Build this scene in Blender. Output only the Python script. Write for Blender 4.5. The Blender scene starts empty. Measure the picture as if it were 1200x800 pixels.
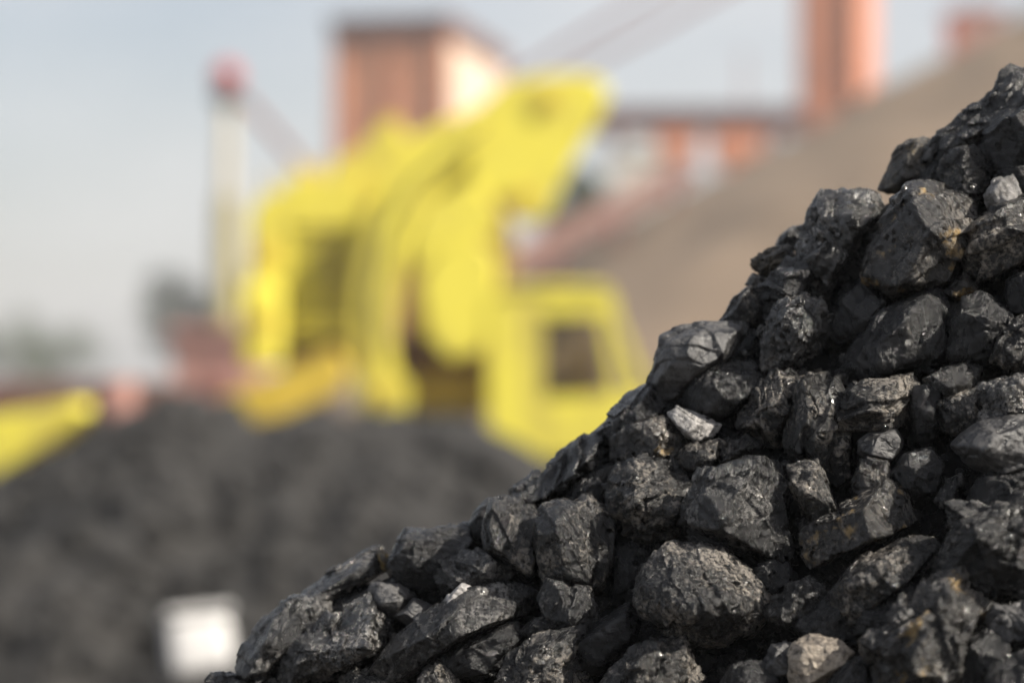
import bpy, bmesh, math, random
import numpy as np
from mathutils import Vector, Matrix

# ------------------------------------------------------------------ camera, sky, sun, exposure
scene = bpy.context.scene
FOCAL, SENSOR, CAM_Z, PITCH = 85.0, 36.0, 1.7, math.radians(1.0)
FPX = 1200 * FOCAL / SENSOR
cam_data = bpy.data.cameras.new('camera')
cam_data.lens, cam_data.sensor_width = FOCAL, SENSOR
cam_data.clip_start, cam_data.clip_end = 0.05, 3000
cam_data.dof.use_dof = True
cam_data.dof.focus_distance = 3.03
cam_data.dof.aperture_fstop = 1.6
cam_data.dof.aperture_blades = 0
cam = bpy.data.objects.new('camera', cam_data)
cam.location = (0, 0, CAM_Z)
cam.rotation_euler = (math.pi / 2 + PITCH, 0, 0)
scene.collection.objects.link(cam)
scene.camera = cam

SUN_EL, SUN_AZ = math.radians(41), math.radians(111)     # azimuth clockwise from +Y (the view direction)
to_sun = Vector((math.sin(SUN_AZ) * math.cos(SUN_EL), math.cos(SUN_AZ) * math.cos(SUN_EL), math.sin(SUN_EL)))
world = bpy.data.worlds.new('World')
scene.world = world
world.use_nodes = True
nt = world.node_tree
nt.nodes.clear()
w_out = nt.nodes.new('ShaderNodeOutputWorld')
w_bg = nt.nodes.new('ShaderNodeBackground')
w_sky = nt.nodes.new('ShaderNodeTexSky')
w_sky.sky_type = 'NISHITA'
w_sky.sun_disc = False
w_sky.sun_elevation, w_sky.sun_rotation = SUN_EL, SUN_AZ
w_sky.air_density, w_sky.dust_density, w_sky.ozone_density = 1.0, 3.0, 1.0
# thin high cloud veil, the same all round the sky
w_tc = nt.nodes.new('ShaderNodeTexCoord')
w_map = nt.nodes.new('ShaderNodeMapping'); w_map.inputs['Scale'].default_value = (2.2, 2.2, 6.0)
w_noise = nt.nodes.new('ShaderNodeTexNoise'); w_noise.inputs['Scale'].default_value = 2.0; w_noise.inputs['Detail'].default_value = 6
w_ramp = nt.nodes.new('ShaderNodeMapRange')
w_ramp.inputs['From Min'].default_value, w_ramp.inputs['From Max'].default_value = 0.35, 0.68
w_ramp.inputs['To Min'].default_value, w_ramp.inputs['To Max'].default_value = 0.32, 0.68
w_mix = nt.nodes.new('ShaderNodeMix'); w_mix.data_type = 'RGBA'
w_mix.inputs['B'].default_value = (6.0, 5.95, 6.0, 1)
nt.links.new(w_tc.outputs['Generated'], w_map.inputs['Vector'])
nt.links.new(w_map.outputs['Vector'], w_noise.inputs['Vector'])
nt.links.new(w_noise.outputs['Fac'], w_ramp.inputs['Value'])
nt.links.new(w_ramp.outputs['Result'], w_mix.inputs['Factor'])
nt.links.new(w_sky.outputs['Color'], w_mix.inputs['A'])
nt.links.new(w_mix.outputs['Result'], w_bg.inputs['Color'])
w_bg.inputs['Strength'].default_value = 0.085
nt.links.new(w_bg.outputs['Background'], w_out.inputs['Surface'])

sun_data = bpy.data.lights.new('sun', 'SUN')
sun_data.energy, sun_data.angle, sun_data.color = 5.0, math.radians(0.53), (1.0, 0.93, 0.82)
sun = bpy.data.objects.new('sun', sun_data)
sun.rotation_euler = to_sun.to_track_quat('Z', 'Y').to_euler()
sun.location = (8, -8, 12)
scene.collection.objects.link(sun)

vs = scene.view_settings
vs.view_transform, vs.look, vs.exposure, vs.gamma, vs.use_curve_mapping = 'Standard', 'None', 0.74, 1.0, False
scene.cycles.use_denoising = True

# ------------------------------------------------------------------ helpers
COL = scene.collection
rng = np.random.default_rng(7)
CT, ST = math.cos(PITCH), math.sin(PITCH)


def at(px, py, depth):
    """World point seen at pixel (px, py) of the 1200x800 photograph, `depth` metres along the view axis."""
    x, u = (px - 600) / FPX * depth, (400 - py) / FPX * depth
    return Vector((x, depth * CT - u * ST, CAM_Z + u * CT + depth * ST))


def cam_to_world(v):
    """Camera axes (right, up, towards the viewer) to world axes, array (n,3)."""
    return np.stack([v[:, 0], -v[:, 2] * CT - v[:, 1] * ST, v[:, 1] * CT - v[:, 2] * ST], 1)


def tag(o, label=None, cat=None, group=None, kind=None):
    if label: o['label'] = label
    if cat: o['category'] = cat
    if group: o['group'] = group
    if kind: o['kind'] = kind
    return o


def empty(name, loc, rz=0.0):
    o = bpy.data.objects.new(name, None)
    o.location = loc
    o.rotation_euler = (0, 0, rz)
    o.empty_display_size = 0.3
    COL.objects.link(o)
    return o


def link_mesh(name, me, parent=None, loc=(0, 0, 0)):
    o = bpy.data.objects.new(name, me)
    o.location = loc
    if parent is not None: o.parent = parent
    COL.objects.link(o)
    return o


def np_mesh(name, verts, faces, mat, smooth=True):
    me = bpy.data.meshes.new(name)
    n, k = faces.shape
    me.vertices.add(len(verts)); me.loops.add(n * k); me.polygons.add(n)
    me.vertices.foreach_set('co', np.ascontiguousarray(verts, dtype=np.float32).ravel())
    me.loops.foreach_set('vertex_index', np.ascontiguousarray(faces, dtype=np.int32).ravel())
    me.polygons.foreach_set('loop_start', np.arange(0, n * k, k, dtype=np.int32))
    me.polygons.foreach_set('loop_total', np.full(n, k, dtype=np.int32))
    me.polygons.foreach_set('use_smooth', np.full(n, smooth, dtype=bool))
    me.update(calc_edges=True)
    if mat: me.materials.append(mat)
    return me


class MB:
    """Collects solid shapes and links them as one mesh object."""
    def __init__(self):
        self.bm = bmesh.new()

    def prism(self, pts, y0, y1, bevel=0.0):
        """Outline pts (x, z) extruded along y from y0 to y1."""
        bm = bmesh.new()
        vs_ = [bm.verts.new((x, y0, z)) for x, z in pts]
        f = bm.faces.new(vs_)
        r = bmesh.ops.extrude_face_region(bm, geom=[f])
        for v in [g for g in r['geom'] if isinstance(g, bmesh.types.BMVert)]:
            v.co.y = y1
        bmesh.ops.recalc_face_normals(bm, faces=bm.faces)
        if bevel > 0:
            bmesh.ops.bevel(bm, geom=list(bm.edges), offset=bevel, segments=2, affect='EDGES', profile=0.6, clamp_overlap=True)
        self._merge(bm)
        return self

    def box(self, x0, x1, y0, y1, z0, z1, bevel=0.0):
        return self.prism([(x0, z0), (x1, z0), (x1, z1), (x0, z1)], y0, y1, bevel)

    def tube(self, p0, p1, r0, r1=None, seg=16):
        p0, p1 = Vector(p0), Vector(p1)
        r1 = r0 if r1 is None else r1
        bm = bmesh.new()
        d = p1 - p0
        bmesh.ops.create_cone(bm, cap_ends=True, segments=seg, radius1=r0, radius2=r1, depth=d.length,
                              matrix=Matrix.Translation((p0 + p1) / 2) @ d.to_track_quat('Z', 'Y').to_matrix().to_4x4())
        self._merge(bm)
        return self

    def ball(self, c, r, scale=(1, 1, 1), sub=3):
        bm = bmesh.new()
        bmesh.ops.create_icosphere(bm, subdivisions=sub, radius=r, matrix=Matrix.Translation(c) @ Matrix.Diagonal((*scale, 1)))
        self._merge(bm)
        return self

    def _merge(self, bm):
        me = bpy.data.meshes.new('tmp')
        bm.to_mesh(me); bm.free()
        self.bm.from_mesh(me)
        bpy.data.meshes.remove(me)

    def build(self, name, mat, parent=None, loc=(0, 0, 0)):
        me = bpy.data.meshes.new(name)
        self.bm.to_mesh(me); self.bm.free()
        me.materials.append(mat)
        return link_mesh(name, me, parent, loc)


# ------------------------------------------------------------------ materials
def new_mat(name):
    m = bpy.data.materials.new(name)
    m.use_nodes = True
    return m, m.node_tree, m.node_tree.nodes['Principled BSDF']


def simple_mat(name, col, rough=0.6, var=0.25, scale=3.0, metallic=0.0, bump=0.0, bump_scale=40.0):
    m, t, b = new_mat(name)
    tc = t.nodes.new('ShaderNodeTexCoord')
    n = t.nodes.new('ShaderNodeTexNoise')
    n.inputs['Scale'].default_value, n.inputs['Detail'].default_value = scale, 6
    t.links.new(tc.outputs['Object'], n.inputs['Vector'])
    r = t.nodes.new('ShaderNodeValToRGB')
    r.color_ramp.elements[0].position, r.color_ramp.elements[1].position = 0.3, 0.7
    r.color_ramp.elements[0].color = (*[c * (1 - var) for c in col], 1)
    r.color_ramp.elements[1].color = (*[min(1, c * (1 + var * 0.6)) for c in col], 1)
    t.links.new(n.outputs['Fac'], r.inputs['Fac'])
    t.links.new(r.outputs['Color'], b.inputs['Base Color'])
    b.inputs['Roughness'].default_value = rough
    b.inputs['Metallic'].default_value = metallic
    if bump > 0:
        n2 = t.nodes.new('ShaderNodeTexNoise'); n2.inputs['Scale'].default_value = bump_scale; n2.inputs['Detail'].default_value = 5
        bp = t.nodes.new('ShaderNodeBump'); bp.inputs['Strength'].default_value = 0.6; bp.inputs['Distance'].default_value = bump
        t.links.new(tc.outputs['Object'], n2.inputs['Vector'])
        t.links.new(n2.outputs['Fac'], bp.inputs['Height'])
        t.links.new(bp.outputs['Normal'], b.inputs['Normal'])
    return m


def coal_mat(name, dark, dust, dust_amt, rough, facet, facet_scale=170.0, stain=None, ior=1.58, bumpd=0.0042, spark=0.84):
    """Coal: black glassy body in bright and dull bands, thin pale dust, cleavage facets that glint, fine relief."""
    m, t, b = new_mat(name)
    N, Lk = t.nodes, t.links
    tc = N.new('ShaderNodeTexCoord'); oi = N.new('ShaderNodeObjectInfo')
    off = N.new('ShaderNodeVectorMath'); off.operation = 'MULTIPLY_ADD'
    comb = N.new('ShaderNodeCombineXYZ')
    for i in range(3): Lk.new(oi.outputs['Random'], comb.inputs[i])
    off.inputs[1].default_value = (37.0, 91.0, 53.0)
    Lk.new(comb.outputs[0], off.inputs[0]); Lk.new(tc.outputs['Object'], off.inputs[2])
    vec = off.outputs[0]
    # bedding: the rock is banded along an axis of its own in every lump
    rot = N.new('ShaderNodeVectorRotate'); rot.rotation_type = 'EULER_XYZ'
    eul = N.new('ShaderNodeVectorMath'); eul.operation = 'MULTIPLY'; eul.inputs[1].default_value = (7.0, 13.0, 29.0)
    Lk.new(comb.outputs[0], eul.inputs[0]); Lk.new(vec, rot.inputs['Vector']); Lk.new(eul.outputs[0], rot.inputs['Rotation'])
    stre = N.new('ShaderNodeVectorMath'); stre.operation = 'MULTIPLY'; stre.inputs[1].default_value = (0.22, 0.30, 1.0)
    Lk.new(rot.outputs[0], stre.inputs[0])

    def noise(scale, detail=6, rough_=0.6, v=None):
        n = N.new('ShaderNodeTexNoise'); n.inputs['Scale'].default_value = scale
        n.inputs['Detail'].default_value = detail; n.inputs['Roughness'].default_value = rough_
        Lk.new(vec if v is None else v, n.inputs['Vector']); return n.outputs['Fac']

    def rng_(v, a, b_, c=0.0, d=1.0):
        r = N.new('ShaderNodeMapRange'); r.inputs[1].default_value = a; r.inputs[2].default_value = b_
        r.inputs[3].default_value = c; r.inputs[4].default_value = d; Lk.new(v, r.inputs[0]); return r.outputs[0]

    def mth(op, a, b_):
        x = N.new('ShaderNodeMath'); x.operation = op
        for k, v in enumerate((a, b_)):
            if isinstance(v, float): x.inputs[k].default_value = v
            else: Lk.new(v, x.inputs[k])
        return x.outputs[0]

    def mix(f, a, b_):
        x = N.new('ShaderNodeMix'); x.data_type = 'RGBA'
        Lk.new(f, x.inputs['Factor'])
        for s_, v in (('A', a), ('B', b_)):
            if isinstance(v, tuple): x.inputs[s_].default_value = (*v, 1)
            else: Lk.new(v, x.inputs[s_])
        return x.outputs['Result']
    band = noise(120, 4, 0.6, stre.outputs[0])
    body = mix(rng_(band, 0.38, 0.62), tuple(c * 0.6 for c in dark), tuple(c * 1.5 for c in dark))
    big = rng_(noise(14, 4), 0.3, 0.7, -0.12, 0.12)
    grain = mth('ADD', mth('ADD', noise(190, 10, 0.78), big), rng_(band, 0.3, 0.7, -0.07, 0.07))
    dm = rng_(grain, 0.62 - 0.26 * dust_amt, 0.74 - 0.26 * dust_amt)
    colr = mix(dm, body, dust)
    if stain:
        colr = mix(rng_(noise(24, 8), 0.60, 0.68), colr, stain)
    Lk.new(colr, b.inputs['Base Color'])
    # cleavage facets: every cell of the surface leans its own way, a few are mirror bright
    v2 = N.new('ShaderNodeTexVoronoi'); v2.inputs['Scale'].default_value = facet_scale
    Lk.new(vec, v2.inputs['Vector'])
    sep = N.new('ShaderNodeSeparateColor'); Lk.new(v2.outputs['Color'], sep.inputs[0])
    spk = rng_(sep.outputs[0], spark, spark + 0.02)
    base_r = mth('ADD', rng_(band, 0.35, 0.65, rough - 0.14, rough + 0.10), mth('MULTIPLY', dm, 0.22))
    rr = mth('MULTIPLY', base_r, rng_(spk, 0.0, 1.0, 1.0, 0.33))
    Lk.new(rr, b.inputs['Roughness'])
    b.inputs['IOR'].default_value = ior
    h1 = noise(230, 9, 0.76)
    v1 = N.new('ShaderNodeTexVoronoi'); v1.inputs['Scale'].default_value = 110
    Lk.new(vec, v1.inputs['Vector'])
    hsum = mth('ADD', mth('ADD', mth('MULTIPLY', v1.outputs['Distance'], 0.5), h1), mth('MULTIPLY', band, 0.9))
    bp = N.new('ShaderNodeBump'); bp.inputs['Strength'].default_value = 0.85; bp.inputs['Distance'].default_value = bumpd
    Lk.new(hsum, bp.inputs['Height'])
    sub = N.new('ShaderNodeVectorMath'); sub.operation = 'SUBTRACT'; sub.inputs[1].default_value = (0.5, 0.5, 0.5)
    Lk.new(v2.outputs['Color'], sub.inputs[0])
    sc = N.new('ShaderNodeVectorMath'); sc.operation = 'SCALE'
    Lk.new(sub.outputs[0], sc.inputs[0])
    Lk.new(mth('ADD', rng_(noise(30, 3), 0.42, 0.6, 0.10 * facet, facet), mth('MULTIPLY', spk, 0.65)), sc.inputs['Scale'])
    ad = N.new('ShaderNodeVectorMath'); ad.operation = 'ADD'
    Lk.new(bp.outputs['Normal'], ad.inputs[0]); Lk.new(sc.outputs[0], ad.inputs[1])
    nm = N.new('ShaderNodeVectorMath'); nm.operation = 'NORMALIZE'
    Lk.new(ad.outputs[0], nm.inputs[0]); Lk.new(nm.outputs[0], b.inputs['Normal'])
    return m


M = {
    'dull': coal_mat('coal_dull', (0.0040, 0.0040, 0.0042), (0.145, 0.138, 0.130), 0.30, 0.29, 0.5),
    'brown': coal_mat('coal_dusty_brown', (0.0042, 0.0040, 0.0039), (0.200, 0.178, 0.152), 0.33, 0.31, 0.55),
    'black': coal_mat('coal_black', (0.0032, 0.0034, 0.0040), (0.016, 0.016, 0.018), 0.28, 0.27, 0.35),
    'smooth': coal_mat('coal_smooth_grey', (0.016, 0.016, 0.0172), (0.066, 0.064, 0.063), 0.5, 0.42, 0.15, bumpd=0.0015, spark=0.97),
    'glint': coal_mat('coal_glittering', (0.009, 0.0088, 0.0085), (0.180, 0.168, 0.155), 0.37, 0.20, 1.1, 150.0, spark=0.70, ior=1.75),
    'gold': coal_mat('coal_tawny_crystals', (0.010, 0.0092, 0.0085), (0.12, 0.106, 0.09), 0.36, 0.27, 0.8, 150.0, stain=(0.26, 0.18, 0.08), spark=0.80, ior=1.65),
    'pale': coal_mat('stone_pale_grey', (0.17, 0.165, 0.16), (0.42, 0.40, 0.385), 0.6, 0.45, 0.4, ior=1.5),
    'tan': coal_mat('stone_pale_tan', (0.17, 0.145, 0.12), (0.36, 0.31, 0.25), 0.6, 0.60, 0.3, ior=1.5),
    'ochre': coal_mat('coal_ochre_stained', (0.020, 0.0175, 0.015), (0.10, 0.085, 0.062), 0.5, 0.46, 0.5, stain=(0.30, 0.21, 0.08)),
}
def grimy_mat(name, paint, grime, amt, rough, scale):
    m, t, b = new_mat(name)
    tc = t.nodes.new('ShaderNodeTexCoord')
    n = t.nodes.new('ShaderNodeTexNoise'); n.inputs['Scale'].default_value = scale; n.inputs['Detail'].default_value = 8
    n.inputs['Roughness'].default_value = 0.65
    mp_ = t.nodes.new('ShaderNodeMapping'); mp_.inputs['Scale'].default_value = (1.0, 1.0, 0.55)
    t.links.new(tc.outputs['Object'], mp_.inputs['Vector']); t.links.new(mp_.outputs[0], n.inputs['Vector'])
    r = t.nodes.new('ShaderNodeMapRange'); r.inputs[1].default_value = 0.62 - amt; r.inputs[2].default_value = 0.80 - amt * 0.4
    r.inputs[4].default_value = 0.8
    t.links.new(n.outputs['Fac'], r.inputs[0])
    x = t.nodes.new('ShaderNodeMix'); x.data_type = 'RGBA'
    x.inputs['A'].default_value = (*paint, 1); x.inputs['B'].default_value = (*grime, 1)
    t.links.new(r.outputs[0], x.inputs['Factor']); t.links.new(x.outputs['Result'], b.inputs['Base Color'])
    b.inputs['Roughness'].default_value = rough
    return m


M['yellow'] = grimy_mat('machine_yellow_paint', (0.78, 0.685, 0.075), (0.32, 0.235, 0.085), 0.16, 0.5, 1.7)
M['yellow_worn'] = simple_mat('worn_yellow_paint', (0.594, 0.423, 0.045), 0.55, 0.30, 2.5)
M['dark_metal'] = simple_mat('dark_greasy_metal', (0.0405, 0.0324, 0.0288), 0.5, 0.3, 4)
M['rust_metal'] = simple_mat('rust_brown_metal', (0.144, 0.0675, 0.0495), 0.7, 0.3, 4)
M['cab_lining'] = simple_mat('brown_cab_lining', (0.18, 0.135, 0.09), 0.8, 0.2, 4)
M['ochre_metal'] = simple_mat('dirty_ochre_metal', (0.324, 0.225, 0.063), 0.7, 0.35, 3)
M['chrome'] = simple_mat('cylinder_rod_steel', (0.54, 0.54, 0.54), 0.25, 0.1, 4, metallic=1.0)
M['brick'] = simple_mat('weathered_brick_red', (0.62, 0.275, 0.15), 0.85, 0.22, 0.6)
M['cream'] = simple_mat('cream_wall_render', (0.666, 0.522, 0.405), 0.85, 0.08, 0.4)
M['brick_dark'] = simple_mat('brown_roof_trim', (0.153, 0.0765, 0.063), 0.8, 0.2, 0.6)
M['orange'] = simple_mat('orange_red_oxide_paint', (0.58, 0.23, 0.125), 0.75, 0.25, 0.5)
M['mauve'] = simple_mat('faded_maroon_steel', (0.243, 0.0945, 0.072), 0.75, 0.25, 0.6)
M['pink'] = simple_mat('faded_pink_brick', (0.378, 0.198, 0.162), 0.85, 0.2, 0.6)
M['white'] = simple_mat('white_plastic', (0.522, 0.513, 0.504), 0.45, 0.04, 6)
M['offwhite'] = simple_mat('pale_grey_paint', (0.612, 0.585, 0.522), 0.6, 0.08, 1)
M['beige'] = simple_mat('yellowish_beige_paint', (0.54, 0.486, 0.36), 0.65, 0.1, 1)
M['olive'] = simple_mat('faded_olive_yellow_paint', (0.378, 0.324, 0.135), 0.65, 0.2, 1)
M['red'] = simple_mat('signal_red_paint', (0.378, 0.0315, 0.0225), 0.5, 0.15, 2)
M['leaf'] = simple_mat('leaf_green', (0.054, 0.0765, 0.027), 0.6, 0.35, 0.8)
M['bark'] = simple_mat('grey_brown_bark', (0.099, 0.0765, 0.0585), 0.9, 0.3, 2)
M['heap_tan'] = simple_mat('tan_mineral_dust', (0.1782, 0.1287, 0.0864), 0.95, 0.16, 0.22, bump=0.15, bump_scale=0.8)
M['ground'] = simple_mat('coal_dust_ground', (0.0765, 0.0702, 0.0648), 0.95, 0.3, 0.5)
M['gravel'] = simple_mat('grey_coal_fines', (0.0162, 0.01485, 0.01368), 0.85, 0.5, 1.6, bump=0.01, bump_scale=30)
gm, gt, gb = new_mat('cab_window_glass')
gb.inputs['Base Color'].default_value = (0.75, 0.72, 0.62, 1)
gb.inputs['Roughness'].default_value = 0.05
gb.inputs['Transmission Weight'].default_value = 1.0
gb.inputs['IOR'].default_value = 1.45
M['glass'] = gm

# ------------------------------------------------------------------ numpy noise
def _hash(ix, iy, iz, seed):
    h = (ix.astype(np.int64) * 73856093) ^ (iy.astype(np.int64) * 19349663) ^ (iz.astype(np.int64) * 83492791) ^ (seed * 2654435761)
    h = (h ^ (h >> 13)) * 1274126177
    h = h ^ (h >> 16)
    return (h & 0xFFFFF).astype(np.float64) / 0xFFFFF


def vnoise(p, seed=0):
    i = np.floor(p); f = p - i; i = i.astype(np.int64)
    w = f * f * f * (f * (f * 6 - 15) + 10)
    out = np.zeros(len(p))
    for dx in (0, 1):
        for dy in (0, 1):
            for dz in (0, 1):
                ww = (w[:, 0] if dx else 1 - w[:, 0]) * (w[:, 1] if dy else 1 - w[:, 1]) * (w[:, 2] if dz else 1 - w[:, 2])
                out += ww * _hash(i[:, 0] + dx, i[:, 1] + dy, i[:, 2] + dz, seed)
    return out * 2 - 1


def fbm(p, octaves=4, seed=0, gain=0.5):
    a, s, out = 1.0, 1.0, np.zeros(len(p))
    for o in range(octaves):
        out += a * vnoise(p * s + o * 17.3, seed + o)
        a *= gain; s *= 2.03
    return out


_ico = {}
def ico(level):
    if level not in _ico:
        bm = bmesh.new()
        bmesh.ops.create_icosphere(bm, subdivisions=level, radius=1.0)
        v = np.array([x.co[:] for x in bm.verts])
        f = np.array([[x.index for x in fc.verts] for fc in bm.faces])
        bm.free()
        _ico[level] = (v / np.linalg.norm(v, axis=1, keepdims=True), f)
    return _ico[level]


def hull(pts):
    pts = sorted(set(map(tuple, pts)))
    def half(ps):
        h = []
        for p in ps:
            while len(h) >= 2 and (h[-1][0] - h[-2][0]) * (p[1] - h[-2][1]) - (h[-1][1] - h[-2][1]) * (p[0] - h[-2][0]) <= 0:
                h.pop()
            h.append(p)
        return h
    a, b = half(pts), half(pts[::-1])
    return np.array(a[:-1] + b[:-1])


def unit(v):
    v = np.asarray(v, float)
    return v / np.linalg.norm(v)


def voronoi_step(P, R, count, off, tilt, crack, r_, ext):
    """Break a surface into angular chips: each cell is shifted and leans its own way, cells are parted by cracks."""
    seeds = r_.normal(size=(count, 3))
    seeds = seeds / np.linalg.norm(seeds, axis=1, keepdims=True) * ext * (0.55 + 0.5 * r_.random((count, 1)))
    d2 = ((P[:, None, :] - seeds[None]) ** 2).sum(2)
    i1 = d2.argmin(1)
    f1 = np.sqrt(d2[np.arange(len(P)), i1])
    d2[np.arange(len(P)), i1] = 1e9
    f2 = np.sqrt(d2.min(1))
    o = (r_.random(count) - 0.5) * 2 * off
    g = (r_.random((count, 3)) - 0.5) * 2 * tilt
    disp = o[i1] * R + ((P - seeds[i1]) * g[i1]).sum(1)
    edge = np.clip(1 - (f2 - f1) / (crack * R), 0, 1)
    return np.clip(disp, -0.22 * R, 0.16 * R) - edge * crack * R * 0.8


TILT = {'block': (2, 18), 'crack': (2, 14), 'round': (12, 40), 'soft': (5, 30)}
FACES = {   # main cleavage faces in camera axes (right, up, towards viewer) with relative distance
    'L': [((0.30, 0.42, 0.85), 0.86)],
    'F': [((0.28, 0.22, 0.94), 0.78), ((0.55, 0.75, 0.35), 0.95)],
    'D': [((-0.62, -0.12, 0.78), 0.80), ((-0.2, -0.6, 0.75), 0.9)],
    'S': [((-0.72, 0.05, 0.69), 0.74), ((0.62, 0.35, 0.70), 0.76)],
    'T': [((0.10, 0.85, 0.52), 0.80), ((-0.25, -0.52, 0.82), 0.82)],
    'U': [((-0.05, 0.72, 0.69), 0.84)],
    'R': [],
}


def make_lump(outline, face, tex, seed, level, thick=0.85, bed=None):
    """outline: (n,2) metres about the centre, camera axes. Returns world-axis vertices about the centre."""
    r_ = np.random.default_rng(seed)
    hl = hull(outline)
    w, h = np.ptp(hl[:, 0]), np.ptp(hl[:, 1])
    R = 0.25 * (w + h)
    T = thick * min(w, h) * 0.5 + 0.12 * max(w, h)
    planes, hs = [], []
    for a, b in zip(hl, np.roll(hl, -1, 0)):
        e = b - a
        if np.linalg.norm(e) < 1e-5: continue
        n2 = unit((e[1], -e[0])); hh = max(n2 @ a, 0.12 * R)
        for sgn, lo, hi in ((1, *TILT.get(tex, (8, 34))), (-1, 15, 40)):
            ph = math.radians(r_.uniform(lo, hi)) * sgn
            planes.append((n2[0] * math.cos(ph), n2[1] * math.cos(ph), math.sin(ph))); hs.append(hh * math.cos(ph))
    for n, k in FACES[face]:
        n = unit(np.array(n) + r_.normal(size=3) * 0.06)
        planes.append(n); hs.append(T * k)
    for _ in range(9):
        n = unit((r_.normal(), r_.normal(), abs(r_.normal()) + 0.35))
        planes.append(n); hs.append(T * r_.uniform(0.78, 1.0) + 0.19 * R * (1 - n[2]))
    for _ in range(7):
        n = unit((r_.normal(), r_.normal(), -abs(r_.normal()) - 0.35))
        planes.append(n); hs.append(T * r_.uniform(0.85, 1.1) + 0.25 * R * (1 + n[2]))
    planes, hs = np.array(planes), np.array(hs)
    D, F = ico(level)
    ext = np.array([w / 2, h / 2, T])
    d = D * ext
    d /= np.linalg.norm(d, axis=1, keepdims=True)
    p = {'round': 14, 'soft': 40}.get(tex, 130)
    c = np.clip((d @ planes.T) / hs, 0, None)
    cm = c.max(1, keepdims=True)
    rad = 1 / (cm[:, 0] * ((c / cm) ** p).sum(1) ** (1 / p))
    P = d * rad[:, None]
    so = seed * 7.31
    warp = np.stack([vnoise(P / R * 1.3 + so + k * 31, seed + k) for k in range(3)], 1)
    Q = P + warp * R * 0.06
    disp = fbm(P / R * 1.6 + so, 2, seed) * (0.03 if tex in ('rough', 'round') else 0.010) * R
    # ledges where slabs have split off along the bedding and across it
    nb = unit(bed if bed is not None else r_.normal(size=3))
    for ax, cnt, amp in ((nb, 4.0, 0.05), (unit(np.cross(nb, r_.normal(size=3))), 2.6, 0.045)):
        if tex in ('round', 'soft'): amp *= 0.45
        q = (P @ ax) / R * cnt + vnoise(P / R * 0.9 + so + cnt, seed + 3) * 0.7
        iq = np.floor(q); fr = q - iq
        lv = lambda z: _hash(z, z * 0 + 7, z * 0 + int(cnt), seed) - 0.5
        sm = np.clip((fr - 0.90) / 0.10, 0, 1)
        disp += (lv(iq) * (1 - sm) + lv(iq + 1) * sm) * 2 * amp * R
    if tex in ('block', 'rough', 'crack'):
        k1 = {'block': 12, 'rough': 20, 'crack': 11}[tex]
        disp += voronoi_step(Q, R, k1, 0.05, {'block': 0.10, 'rough': 0.24, 'crack': 0.04}[tex], 0.03 if tex != 'crack' else 0.055, r_, ext)
        if level >= 6:
            disp += voronoi_step(Q, R, 70, 0.022, 0.30 if tex == 'rough' else 0.10, 0.012, r_, ext) * (1.0 if tex == 'rough' else 0.5)
    if tex == 'wood':
        q = (P @ nb) / R * 5.5 + fbm(P / R * 1.2 + so, 3, seed + 5) * 1.1
        i = np.floor(q); fr = q - i
        hv = _hash(i, i * 0 + 3, i * 0, seed) - 0.5
        hv2 = _hash(i + 1, i * 0 + 3, i * 0, seed) - 0.5
        sm = np.clip((fr - 0.78) / 0.22, 0, 1)
        disp += (hv * (1 - sm) + hv2 * sm) * 0.22 * R - (np.abs(fr - 0.5) > 0.44) * 0.03 * R
        disp += voronoi_step(Q, R, 26, 0.04, 0.12, 0.03, r_, ext)
    if tex in ('round', 'soft'):
        disp += voronoi_step(Q, R, 12, 0.02, 0.08, 0.02, r_, ext)
        if level >= 6:
            disp += voronoi_step(Q, R, 90, 0.014, 0.10, 0.010, r_, ext)
    fine = {'rough': 0.032, 'round': 0.024, 'soft': 0.007, 'crack': 0.010}.get(tex, 0.010)
    disp += fbm(P / R * 6 + so, 4, seed + 9, 0.62) * fine * R
    # hold the silhouette: less displacement outwards near the outline
    P = P + d * disp[:, None]
    return cam_to_world(P), F

# ------------------------------------------------------------------ the setting
g = MB().box(-420, 420, -60, 760, -0.5, 0.0).build('ground', M['ground'])
tag(g, kind='structure')


def grid_mesh(name, xs, ys, zfun, mat):
    X, Y = np.meshgrid(xs, ys)
    Z = zfun(X.ravel(), Y.ravel())
    v = np.stack([X.ravel(), Y.ravel(), Z], 1)
    nx, ny = len(xs), len(ys)
    idx = np.arange(nx * ny).reshape(ny, nx)
    f = np.stack([idx[:-1, :-1].ravel(), idx[:-1, 1:].ravel(), idx[1:, 1:].ravel(), idx[1:, :-1].ravel()], 1)
    return np_mesh(name, v, f, mat)


def domes(x, y, cell, seed):
    """Height of loose round pieces lying in a jittered grid, 0..1."""
    gx, gy = np.floor(x / cell), np.floor(y / cell)
    out = np.zeros(len(x))
    for dx in (-1, 0, 1):
        for dy in (-1, 0, 1):
            cx, cy = gx + dx, gy + dy
            jx = (cx + _hash(cx, cy, cx * 0 + 1, seed)) * cell
            jy = (cy + _hash(cx, cy, cx * 0 + 2, seed)) * cell
            r = cell * (0.35 + 0.55 * _hash(cx, cy, cx * 0 + 3, seed))
            q = 1 - ((x - jx) ** 2 + (y - jy) ** 2) / (r * r)
            out = np.maximum(out, np.sqrt(np.clip(q, 0, 1)) * r / cell)
    return out


# grey coal heap in the middle distance
RIDGE = [(-500, 760), (-250, 650), (-60, 590), (0, 562), (60, 532), (120, 502), (180, 474), (240, 462), (275, 478), (300, 502), (350, 494), (420, 488),
         (480, 492), (540, 497), (580, 515), (640, 552), (700, 600), (800, 680), (900, 760)]
RY = 20.0
_rx = np.array([at(px, py, RY).x for px, py in RIDGE]); _rz = np.array([at(px, py, RY).z for px, py in RIDGE])


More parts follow.
